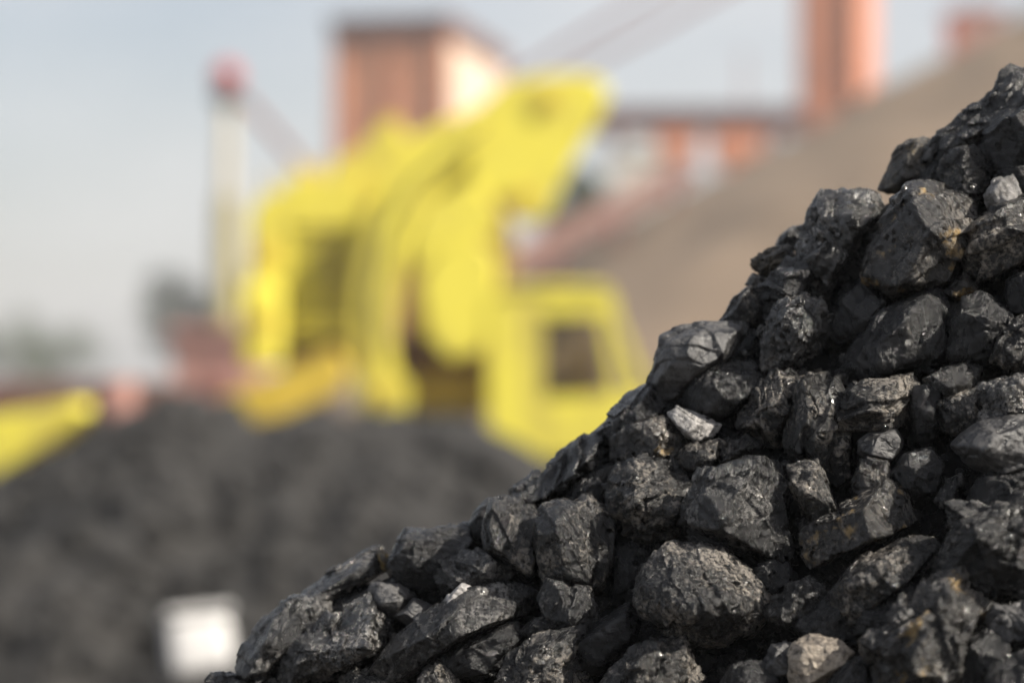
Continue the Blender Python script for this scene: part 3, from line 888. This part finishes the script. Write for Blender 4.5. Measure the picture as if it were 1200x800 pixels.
# every lump that can be picked out: outline in photograph pixels, face, texture, material, lift towards viewer (m), label, extras
LUMPS = [
 ([(1100,165),(1115,148),(1130,138),(1155,110),(1180,87),(1200,90),(1230,100),(1235,150),(1190,165),(1150,178),(1105,192)], 'U','rough','dull',0.0,'dull grey lump at the very top of the coal heap by the right edge'),
 ([(1150,172),(1172,134),(1200,115),(1245,110),(1245,200),(1195,206),(1165,197)], 'D','block','black',0.04,'dark shaded lump below the topmost grey one at the right edge'),
 ([(1031,221),(1045,185),(1060,168),(1080,162),(1096,170),(1098,192),(1085,218),(1060,226)], 'R','soft','ochre',-0.05,'rounded brownish lump with ochre spot on the skyline near the top'),
 ([(1076,190),(1083,176),(1100,159),(1106,166),(1094,190),(1084,196)], 'L','block','glint',0.0,'small shiny bluish chip beside the rounded brownish skyline lump'),
 ([(1066,226),(1085,192),(1100,180),(1108,212),(1100,228)], 'D','soft','black',-0.01,'black wedge between the rounded brownish skyline lump and the barrel-shaped lump'),
 ([(1100,205),(1103,190),(1115,178),(1140,172),(1156,180),(1166,200),(1160,216),(1145,227),(1115,226)], 'S','rough','brown',0.05,'barrel-shaped lump, dark left and brown right, below the topmost lump'),
 ([(1153,228),(1166,213),(1184,207),(1197,230),(1183,249),(1163,247)], 'L','block','pale',0.075,'small pale whitish lump near the right edge below the barrel-shaped lump'),
 ([(1160,210),(1185,200),(1225,195),(1245,205),(1240,235),(1200,240),(1170,225)], 'D','block','black',0.03,'dark lump behind the small pale whitish lump'),
 ([(935,288),(946,255),(965,230),(985,222),(1010,225),(1032,226),(1040,238),(1028,262),(1006,282),(994,312),(970,340),(945,332),(933,312)], 'S','rough','glint',0.02,'large skyline lump with black left face and glittering right face'),
 ([(1016,318),(1022,290),(1045,250),(1062,220),(1076,217),(1090,228),(1112,228),(1140,242),(1143,264),(1125,302),(1110,335),(1082,341),(1055,345),(1030,332)], 'S','block','gold',0.075,'big pyramid-shaped lump with golden crystals down its middle ridge'),
 ([(1098,234),(1115,222),(1140,216),(1150,228),(1142,244),(1115,244)], 'U','wood','dull',0.05,'flat grey slab lying behind the pyramid-shaped lump'),
 ([(1128,305),(1143,262),(1160,250),(1190,236),(1215,226),(1245,255),(1240,300),(1190,314),(1150,326),(1130,322)], 'T','rough','brown',0.07,'rough dark lump with pale upper edge right of the pyramid-shaped lump'),
 ([(1106,344),(1120,328),(1130,319),(1144,335),(1140,343),(1124,352)], 'L','rough','gold',0.08,'small golden crystal chip below the pyramid-shaped lump'),
 ([(908,290),(915,275),(930,265),(944,268),(944,292),(925,295)], 'R','soft','dull',-0.10,'small dim lump peeking from behind left of the glittering skyline lump'),
 ([(880,304),(900,294),(925,287),(932,300),(917,321),(900,323),(886,317)], 'L','rough','ochre',0.0,'small yellow ochre chip jutting from the skyline'),
 ([(873,333),(882,321),(900,326),(900,338),(885,341)], 'U','block','glint',0.0,'tiny glinting chip just below the yellow ochre chip'),
 ([(844,376),(860,350),(875,338),(894,338),(898,360),(896,380),(865,382)], 'F','rough','brown',0.0,'brown-faced skyline lump below the tiny glinting chip'),
 ([(892,350),(898,326),(920,305),(940,298),(960,318),(946,348),(920,368),(898,374)], 'D','wood','black',0.03,'dark brown lump between the ochre chip and the glittering skyline lump'),
 ([(898,402),(914,356),(940,344),(963,350),(974,380),(957,412),(925,434),(903,428)], 'D','rough','glint',0.05,'black lump with a shiny spot on top right of the brown-faced skyline lump'),
 ([(968,392),(984,350),(1010,328),(1034,338),(1030,366),(1004,397),(980,406)], 'D','block','black',0.02,'black lump in the hollow below the pyramid-shaped lump, left side'),
 ([(764,455),(771,420),(777,396),(800,384),(850,377),(874,385),(868,402),(852,428),(820,440),(795,466),(772,468)], 'T','soft','smooth',0.02,'flat-topped grey slab lump overhanging the skyline above the black slope'),
 ([(798,472),(815,440),(840,428),(880,424),(896,440),(882,466),(850,492),(825,490),(805,482)], 'D','soft','black',0.03,'smooth bluish black lump beneath the flat-topped slab lump'),
 ([(686,514),(735,468),(766,448),(794,468),(772,492),(740,502),(715,522),(695,532)], 'D','rough','black',-0.02,'black shaded lump on the skyline below the flat-topped slab lump'),
 ([(604,589),(625,565),(660,528),(692,507),(718,503),(722,530),(717,546),(690,566),(650,586),(620,594)], 'D','wood','black',0.0,'long black layered lump on the skyline above the square block'),
 ([(660,590),(675,565),(700,548),(722,545),(726,580),(715,600),(690,592)], 'D','rough','black',0.0,'black lump tucked between the long layered lump and the square block'),
 ([(715,518),(720,501),(745,494),(765,488),(792,490),(816,510),(802,530),(775,541),(735,545),(718,537)], 'D','rough','gold',0.03,'dark lump with brownish top edge left of the small white wedge'),
 ([(780,483),(795,477),(820,487),(842,497),(836,509),(815,518),(800,506)], 'L','soft','pale',0.055,'small white wedge-shaped chip in the upper middle of the heap'),
 ([(770,545),(785,530),(805,535),(812,552),(798,572),(778,565)], 'D','block','black',0.02,'black recessed lump below the small white wedge'),
 ([(792,536),(805,524),(846,513),(853,520),(842,537),(820,553),(804,550)], 'L','rough','brown',0.055,'brown wedge directly below the small white wedge'),
 ([(844,542),(856,516),(878,506),(900,520),(887,533),(862,543)], 'U','wood','brown',0.05,'brown splintered chip just above the cracked flat-faced block'),
 ([(862,498),(876,468),(892,446),(912,430),(930,436),(938,455),(936,478),(926,502),(912,522),(895,506),(878,506)], 'L','wood','brown',0.05,'splintery brown lump with upright grain in the upper middle', (0.9,0.25,0.2)),
 ([(922,505),(934,450),(950,433),(975,429),(988,445),(980,482),(974,530),(990,556),(966,577),(936,540),(920,524)], 'S','wood','brown',0.065,'tall brown lump with dark left face beside the splintery lump', (0.9,-0.1,0.3)),
 ([(984,482),(994,457),(1020,446),(1070,439),(1078,455),(1062,477),(1050,497),(1038,507),(1000,502),(986,498)], 'L','wood','brown',0.10,'brown lump with wavy level layers like wood', (-0.12,1,0.2)),
 ([(986,434),(1000,404),(1026,370),(1060,350),(1090,341),(1116,354),(1120,390),(1112,427),(1085,434),(1050,444),(1010,446)], 'D','soft','black',0.055,'big smooth black arched lump in the shade below the pyramid-shaped lump'),
 ([(1110,382),(1124,350),(1160,343),(1184,368),(1176,410),(1152,430),(1125,430),(1112,417)], 'D','rough','black',0.07,'black rough lump right of the big arched black lump'),
 ([(1082,444),(1108,430),(1126,424),(1150,430),(1142,452),(1115,468),(1094,464)], 'L','rough','dull',0.09,'grey-brown rough lump below the rough black lump on the right'),
 ([(1066,478),(1072,450),(1090,444),(1104,470),(1102,502),(1086,527),(1072,512)], 'D','soft','black',0.085,'dark upright pillar-like lump right of the wood-layered lump'),
 ([(1096,472),(1120,460),(1154,452),(1150,482),(1132,508),(1106,503)], 'D','rough','brown',0.085,'dark brown lump left of the glittering right-edge lump'),
 ([(1142,474),(1160,450),(1195,440),(1245,438),(1245,498),(1190,503),(1152,497)], 'F','rough','glint',0.11,'brightly glittering lump at the right edge, middle height'),
 ([(1166,424),(1170,388),(1185,374),(1240,372),(1245,425),(1192,436)], 'F','rough','brown',0.08,'brown lump at the right edge above the glittering one'),
 ([(1180,330),(1200,318),(1245,312),(1245,365),(1200,376),(1178,362)], 'D','block','black',0.05,'black lump at the right edge above the brown right-edge lump'),
 ([(1117,521),(1140,496),(1175,489),(1245,484),(1245,545),(1187,541),(1162,557),(1145,548),(1125,533)], 'F','soft','smooth',0.135,'smooth grey-faced block at the right edge below the glittering lump'),
 ([(1126,590),(1140,566),(1160,554),(1200,548),(1245,550),(1245,578),(1200,588),(1160,601),(1135,602)], 'D','soft','black',0.12,'bluish black lump under the smooth grey-faced block'),
 ([(1006,517),(1020,507),(1050,504),(1058,516),(1053,532),(1040,543),(1018,541),(1007,529)], 'F','soft','smooth',0.10,'small flat grey face lump in the middle right'),
 ([(997,565),(1008,538),(1038,540),(1044,556),(1018,581),(1000,580)], 'L','rough','gold',0.10,'tawny glittering rubble piece below the small flat grey face'),
 ([(1044,556),(1060,532),(1088,528),(1104,548),(1096,578),(1066,584)], 'D','block','black',0.08,'black lump in the hollow left of the leaf-like splinters'),
 ([(1096,584),(1108,560),(1125,553),(1133,570),(1122,588),(1104,594)], 'L','wood','dull',0.10,'small grey splinters like leaves in the dark hollow on the right', (0.7,0.7,0.1)),
 ([(806,612),(810,582),(828,550),(868,541),(914,540),(919,560),(927,640),(928,657),(905,655),(878,648),(832,621)], 'F','crack','dull',0.095,'large flat-faced block with diagonal cracks in the centre of the heap'),
 ([(718,565),(733,540),(755,538),(780,553),(812,562),(812,598),(795,625),(765,632),(735,618),(720,602)], 'L','rough','brown',0.06,'rough grainy lump left of the cracked flat-faced block'),
 ([(924,546),(958,539),(969,570),(982,596),(976,610),(952,614),(940,597),(929,572)], 'F','block','brown',0.115,'small upright brick-like lump right of the cracked flat-faced block'),
 ([(928,648),(940,620),(985,600),(1005,580),(1035,564),(1062,571),(1083,590),(1076,608),(1052,623),(1000,643),(975,654),(945,660)], 'S','rough','gold',0.105,'long dark lump with brown right end below the tawny rubble'),
 ([(1098,655),(1104,630),(1116,605),(1160,594),(1200,584),(1250,584),(1250,685),(1190,693),(1160,693),(1138,684),(1110,678)], 'T','rough','dull',0.16,'large ridged lump at the right edge, lower part'),
 ([(976,690),(1005,655),(1050,630),(1090,631),(1096,646),(1077,668),(1042,693),(1010,718),(986,728),(974,710)], 'T','rough','brown',0.13,'long slanting lump with a sunlit top right of the big oval lump'),
 ([(996,742),(1020,702),(1060,674),(1084,680),(1068,712),(1046,738),(1020,750)], 'D','wood','black',0.14,'dark lump shaded under the long slanting lump'),
 ([(1018,810),(1022,752),(1036,738),(1060,702),(1082,682),(1120,690),(1152,690),(1155,706),(1132,732),(1134,748),(1122,772),(1116,820),(1070,840),(1025,840)], 'F','rough','gold',0.19,'large brown lump with a column of shiny specks at the lower right'),
 ([(1118,786),(1135,746),(1160,735),(1182,750),(1178,778),(1152,806),(1122,815)], 'D','soft','black',0.175,'dark smooth lump right of the lump with shiny specks'),
 ([(1150,730),(1175,710),(1200,704),(1250,708),(1250,748),(1195,752),(1164,744)], 'L','rough','smooth',0.18,'grey lit lump at the right edge near the bottom'),
 ([(1146,815),(1163,782),(1190,766),(1250,758),(1250,850),(1150,850)], 'D','soft','black',0.20,'bluish black lump in the bottom right corner'),
 ([(927,765),(935,750),(960,745),(986,752),(999,765),(986,787),(958,803),(935,815),(927,795)], 'L','soft','tan',0.15,'pale tan triangular stone at the bottom, right of centre'),
 ([(958,815),(975,795),(998,772),(1022,765),(1026,800),(1015,830),(970,835)], 'D','soft','black',0.165,'black lump covering the lower right of the pale tan stone'),
 ([(903,712),(914,695),(930,684),(946,679),(967,688),(967,702),(951,717),(926,730),(908,724)], 'R','rough','dull',0.12,'small round grey lump right of the big oval lump'),
 ([(922,740),(950,716),(970,701),(1002,715),(1018,737),(992,749),(950,750),(928,752)], 'D','soft','black',0.12,'dark lump between the small round grey lump and the pale tan stone'),
 ([(738,692),(747,665),(765,648),(790,637),(820,636),(850,647),(880,669),(906,695),(904,712),(891,737),(870,752),(830,757),(790,747),(757,730),(743,712)], 'R','round','brown',0.12,'biggest rounded oval lump in the lower middle of the heap'),
 ([(626,614),(640,595),(690,584),(711,586),(721,605),(719,662),(706,682),(690,692),(645,687),(634,672),(627,642)], 'F','crack','brown',0.06,'square upright block with vertical streaks left of centre'),
 ([(636,702),(645,682),(690,690),(701,716),(706,741),(680,744),(655,738),(641,722)], 'L','rough','dull',0.075,'tapering lump just beneath the square upright block'),
 ([(572,645),(569,612),(580,590),(600,582),(616,588),(634,590),(632,620),(630,655),(632,692),(614,675),(590,658)], 'L','block','brown',0.045,'crystal-faced lump adjoining the left side of the square block'),
 ([(547,618),(555,600),(572,584),(588,590),(584,620),(574,634),(555,633)], 'D','soft','black',0.0,'black rounded lump on the skyline left of the crystal-faced lump'),
 ([(456,670),(468,642),(480,622),(510,621),(545,617),(552,640),(540,658),(542,684),(520,692),(490,692),(460,684)], 'T','block','black',-0.01,'dark angular skyline lump between the ridge slab and the rounded black lump'),
 ([(503,676),(530,651),(560,639),(592,656),(622,682),(624,694),(600,694),(560,690),(530,694),(510,694)], 'T','wood','dull',0.035,'dark rough ridge lump above the big slanted slab', (0.3,0.9,0.2)),
 ([(344,700),(365,690),(395,665),(430,643),(446,641),(462,652),(456,668),(430,679),(400,694),(375,709),(352,706)], 'U','soft','dull',-0.03,'long flat dull slab on the skyline at the lower left'),
 ([(440,648),(446,641),(462,652),(458,668),(448,668)], 'L','rough','ochre',-0.015,'ochre chip at the right end of the long flat skyline slab'),
 ([(281,777),(290,755),(310,725),(330,708),(355,702),(380,711),(389,725),(367,747),(342,772),(320,788),(300,795),(287,790)], 'U','rough','dull',0.0,'leftmost large lump on the edge of the heap'),
 ([(320,780),(340,755),(370,730),(400,714),(425,702),(441,714),(464,727),(462,747),(442,768),(410,784),(370,795),(335,800)], 'T','rough','glint',0.045,'lump with glinting top beside the leftmost large lump'),
 ([(370,722),(385,708),(415,690),(440,682),(450,700),(420,715),(395,728)], 'D','block','black',-0.02,'black lump in the gap under the long flat skyline slab'),
 ([(429,697),(438,683),(465,684),(487,697),(480,714),(460,724),(440,718)], 'U','soft','smooth',0.03,'small rounded bluish lump under the dark angular skyline lump'),
 ([(463,721),(485,702),(512,712),(507,728),(480,735)], 'U','soft','smooth',0.045,'flat wedge right of the small rounded bluish lump'),
 ([(513,714),(524,698),(540,684),(552,688),(544,706),(526,720)], 'L','soft','pale',0.115,'thin pale sliver above the big slanted slab'),
 ([(440,782),(464,746),(500,716),(545,693),(600,685),(624,695),(628,714),(602,725),(562,726),(540,746),(510,770),(480,790),(455,792)], 'T','rough','dull',0.07,'big slanted slab with lit grey top and dark underside at the lower left'),
 ([(508,776),(533,752),(570,735),(602,727),(611,742),(600,768),(582,790),(545,792),(515,786)], 'D','soft','black',0.09,'smooth black slab under the big slanted slab'),
 ([(490,793),(508,772),(536,780),(540,810),(510,820),(490,812)], 'L','rough','brown',0.10,'small brown lump at the bottom edge under the smooth black slab'),
 ([(611,738),(625,724),(645,722),(650,733),(632,748),(615,746)], 'R','soft','dull',0.085,'small oval lump beneath the crystal-faced lump'),
 ([(576,810),(600,770),(620,755),(655,741),(674,742),(668,766),(683,800),(672,840),(588,840)], 'L','rough','brown',0.11,'brown crumbly lump at the bottom edge left of centre'),
 ([(664,756),(700,735),(740,700),(750,730),(744,758),(702,790),(672,786)], 'D','soft','black',0.07,'bluish black lump in the deep gap left of the biggest oval lump'),
 ([(715,700),(722,640),(745,632),(760,650),(748,690),(735,712)], 'D','block','black',0.0,'black lump deep in the gap right of the square block'),
 ([(703,810),(720,776),(745,758),(770,747),(800,752),(819,770),(828,800),(822,840),(708,840)], 'L','rough','brown',0.14,'rough brown lump at the bottom edge below the biggest oval lump'),
 ([(842,810),(857,782),(880,775),(908,785),(914,812),(880,835),(850,830)], 'D','soft','black',0.145,'dark rounded lump at the bottom edge left of the pale tan stone'),
 ([(890,784),(905,755),(926,753),(934,770),(922,790),(905,792)], 'L','block','smooth',0.14,'small grey lump with a white chip touching the pale tan stone'),
 ([(398,812),(415,785),(445,782),(477,790),(484,815),(440,830)], 'U','rough','dull',0.07,'grey lump cut by the bottom edge right of the glinting-top lump'),
 ([(232,812),(248,788),(270,789),(297,796),(302,818),(260,825)], 'U','block','dull',0.0,'low small lump at the far lower left tip of the heap'),
 ([(296,812),(318,788),(342,794),(350,815),(320,828)], 'D','soft','black',0.02,'black lump at the bottom edge under the leftmost large lump'),
 ([(878,668),(905,655),(928,662),(922,684),(900,697),(884,688)], 'D','block','black',0.075,'small black lump under the corner of the cracked flat-faced block'),
 ([(798,614),(834,621),(882,650),(890,664),(858,655),(815,636)], 'D','wood','black',0.075,'dark wedge between the cracked block and the biggest oval lump'),
]

n_hand = 0
for i, row in enumerate(LUMPS):
    pts, face, tex, mat, lift, label = row[:6]
    bed = row[6] if len(row) > 6 else None
    if tex == 'rough' and mat in ('dull', 'brown', 'black', 'gold') and i % 3 != 0: tex = 'block'
    arr = np.array(pts, float)
    c = (arr.min(0) + arr.max(0)) / 2
    size = np.ptp(arr, 0).max()
    dep = heap_depth(c[0], c[1]) - lift * 0.55
    s = dep / FPX
    loc = np.stack([(arr[:, 0] - c[0]) * s, -(arr[:, 1] - c[1]) * s], 1) * 1.10
    level = 7 if size > 138 else (6 if size > 46 else 5)
    V, F = make_lump(loc, face, tex, 100 + i, level, bed=bed)
    me = np_mesh('coal_lump', V, F, M[mat])
    o = link_mesh('coal_lump', me, None, at(c[0], c[1], dep))
    tag(o, label, 'coal lump', 'coal lumps of the foreground heap')

BURIED = {   # lumps of the layer beneath that show in the gaps
 20: 'dark scrap of coal at the bottom edge below the glinting-top lump',
 26: 'half hidden lump between the glinting-top lump and the bottom-edge grey lump',
 38: 'dark lump behind the small rounded bluish lump at the lower left',
 46: 'dark lump behind the upper end of the pale sliver at the lower left',
 55: 'small dark lump on the skyline just left of the black rounded skyline lump',
 66: 'dark piece beneath the foot of the crystal-faced lump',
 67: 'dark lump in the gap between the crystal-faced lump and the square block',
 75: 'skyline lump where the long layered lump meets the crystal-faced lump',
 78: 'black lump in the deep gap just below right of the square block',
 79: 'black lump peeking out under the left end of the biggest oval lump',
 86: 'thin dark edge on the skyline above the long layered lump, lower half',
 88: 'shaded lump under the left end of the rough grainy lump',
 92: 'black lump in the shadow right of the bottom rough brown lump',
 97: 'dark edge on the skyline above the long layered lump, upper half',
 100: 'shaded lump between the rough grainy lump and the top of the biggest oval lump',
 103: 'black lump in the deep shadow directly below the biggest oval lump',
 116: 'black lump under the right tip of the biggest oval lump',
 117: 'dark lump above the small grey lump with a white chip',
 124: 'black lump under the left end of the flat-topped slab lump',
 130: 'dark lump just above the small round grey lump in the lower right',
 139: 'dark scrap right of the small white wedge under the smooth bluish black lump',
 140: 'dark lump between the small white wedge and the splintery brown lump',
 142: 'black lump in the slot between the cracked block and the brick-like lump',
 144: 'black lump in the hollow between the long brown-ended lump and the long slanting lump',
 153: 'black lump behind the lower right of the flat-topped slab lump',
 156: 'dark lump above the top right corner of the cracked flat-faced block',
 169: 'black lump in the gap between the flat-topped slab lump and the shiny-spot lump',
 171: 'black scrap under the left foot of the shiny-spot lump',
 175: 'dark lump between the brown-ended lump and the top of the long slanting lump',
 177: 'dark lump under the right end of the long slanting lump',
 178: 'dark scrap above the dark smooth lump near the lower right corner',
 187: 'black scrap under the right foot of the shiny-spot lump',
 190: 'dark scrap right of the small flat grey face lump',
 192: 'dark lump left of the top of the large ridged right-edge lump',
 194: 'dark lump under the large ridged right-edge lump, above the grey lit lump',
 201: 'black lump between the shiny-spot lump and the foot of the glittering skyline lump',
 202: 'black lump right of the shiny-spot lump in the deep hollow',
 206: 'black lump below the foot of the dark pillar-like lump',
 208: 'dark lump right of the leaf-like splinters',
 217: 'black lump in the deep gap between the glittering skyline lump and the pyramid-shaped lump',
 218: 'black lump under the lower left foot of the pyramid-shaped lump',
 233: 'dark lump touching the left upper side of the pyramid-shaped lump',
 254: 'dark scrap between the brown right-edge lump and the glittering right-edge lump',
 267: 'dark scrap under the left half of the rough pale-edged lump',
 268: 'dark lump under the right half of the rough pale-edged lump',
 280: 'dark lump between the flat grey slab and the small pale whitish lump',
}
# lumps of the layer beneath, seen in the gaps and along the fringe, and the heap going on past the frame
r_ = np.random.default_rng(99)
extraV, extraF, extra_n, hidV = [], [], 0, []
step = 46
for a in np.arange(-260, 1700, step):
    for t in np.arange(64, 760, step):
        aa, tt = a + r_.uniform(-12, 12), t + r_.uniform(-9, 9)
        px, py = 240 + 0.8 * aa + 0.6 * tt, 800 - 0.6 * aa + 0.8 * tt
        if px > 1480 or py > 980 or py < -140: continue
        half = r_.uniform(26, 40)
        inframe = px < 1200 + half * 0.4 and py < 800 + half * 0.4 and py > -half * 0.4
        k = r_.integers(7, 11)
        ang = np.sort(r_.uniform(0, 2 * math.pi, k)); asp = r_.uniform(0.65, 1.0); rot = r_.uniform(0, math.pi)
        q = np.stack([np.cos(ang) * half, np.sin(ang) * half * asp], 1)
        q = q @ np.array([[math.cos(rot), -math.sin(rot)], [math.sin(rot), math.cos(rot)]])
        dep = heap_depth(px, py) + (0.03 if inframe else 0.0) + r_.uniform(-0.01, 0.02)
        V, F = make_lump(q * dep / FPX, 'LDTUFR'[r_.integers(0, 6)], ('rough', 'block', 'soft')[r_.integers(0, 3)], 3000 + extra_n, 5 if extra_n in BURIED else 4)
        extra_n += 1
        p = at(px, py, dep)
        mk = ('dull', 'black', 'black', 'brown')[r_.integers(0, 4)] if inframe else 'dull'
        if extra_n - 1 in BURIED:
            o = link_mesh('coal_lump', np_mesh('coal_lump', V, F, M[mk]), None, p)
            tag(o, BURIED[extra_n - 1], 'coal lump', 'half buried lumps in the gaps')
        elif inframe:
            hidV.append((V + np.array(p[:]), F))
        else:
            extraF.append(F + sum(len(v) for v in extraV)); extraV.append(V + np.array(p[:]))
for V, F in hidV:
    extraF.append(F + sum(len(v) for v in extraV)); extraV.append(V)
o = link_mesh('coal_rubble', np_mesh('coal_rubble', np.concatenate(extraV), np.concatenate(extraF), M['dull']))
tag(o, 'black coal rubble of the foreground heap beyond the right and lower edges', 'coal', kind='stuff')
cv_, cf_, base_ = [], [], 0
for k in range(1500):
    aa, tt = r_.uniform(-60, 1330), r_.uniform(34, 600)
    px, py = 240 + 0.8 * aa + 0.6 * tt, 800 - 0.6 * aa + 0.8 * tt
    if px > 1230 or py > 830: continue
    q = ring * r_.uniform(4, 13) * r_.uniform(0.6, 1.2, (7, 1)) * np.array([1, r_.uniform(0.5, 1)])
    dep = heap_depth(px, py) + r_.uniform(-0.03, 0.03)
    v_, f_ = make_lump(q * dep / FPX, 'LDTUFR'[k % 6], 'block', 12000 + k, 2)
    cv_.append(v_ + np.array(at(px, py, dep)[:])); cf_.append(f_ + base_); base_ += len(v_)
o = link_mesh('coal_chips', np_mesh('coal_chips', np.concatenate(cv_), np.concatenate(cf_), M['dull'], False))
tag(o, 'small coal chips and grit lying in the gaps of the foreground heap', 'coal', kind='stuff')
print('LUMPS', len(LUMPS), 'fill', extra_n, 'tris', sum(len(o.data.polygons) for o in COL.objects if o.type == 'MESH'))

# ------------------------------------------------------------------ dusty air over the yard
hm = bpy.data.materials.new('dusty_air'); hm.use_nodes = True
ht = hm.node_tree; ht.nodes.clear()
ho = ht.nodes.new('ShaderNodeOutputMaterial'); hv = ht.nodes.new('ShaderNodeVolumePrincipled')
hv.inputs['Color'].default_value = (0.93, 0.94, 0.96, 1)
hv.inputs['Density'].default_value = 0.0009
ht.links.new(hv.outputs['Volume'], ho.inputs['Volume'])
hz = MB().box(-440, 440, -80, 780, -1.5, 32).build('haze', hm)
tag(hz, kind='stuff')
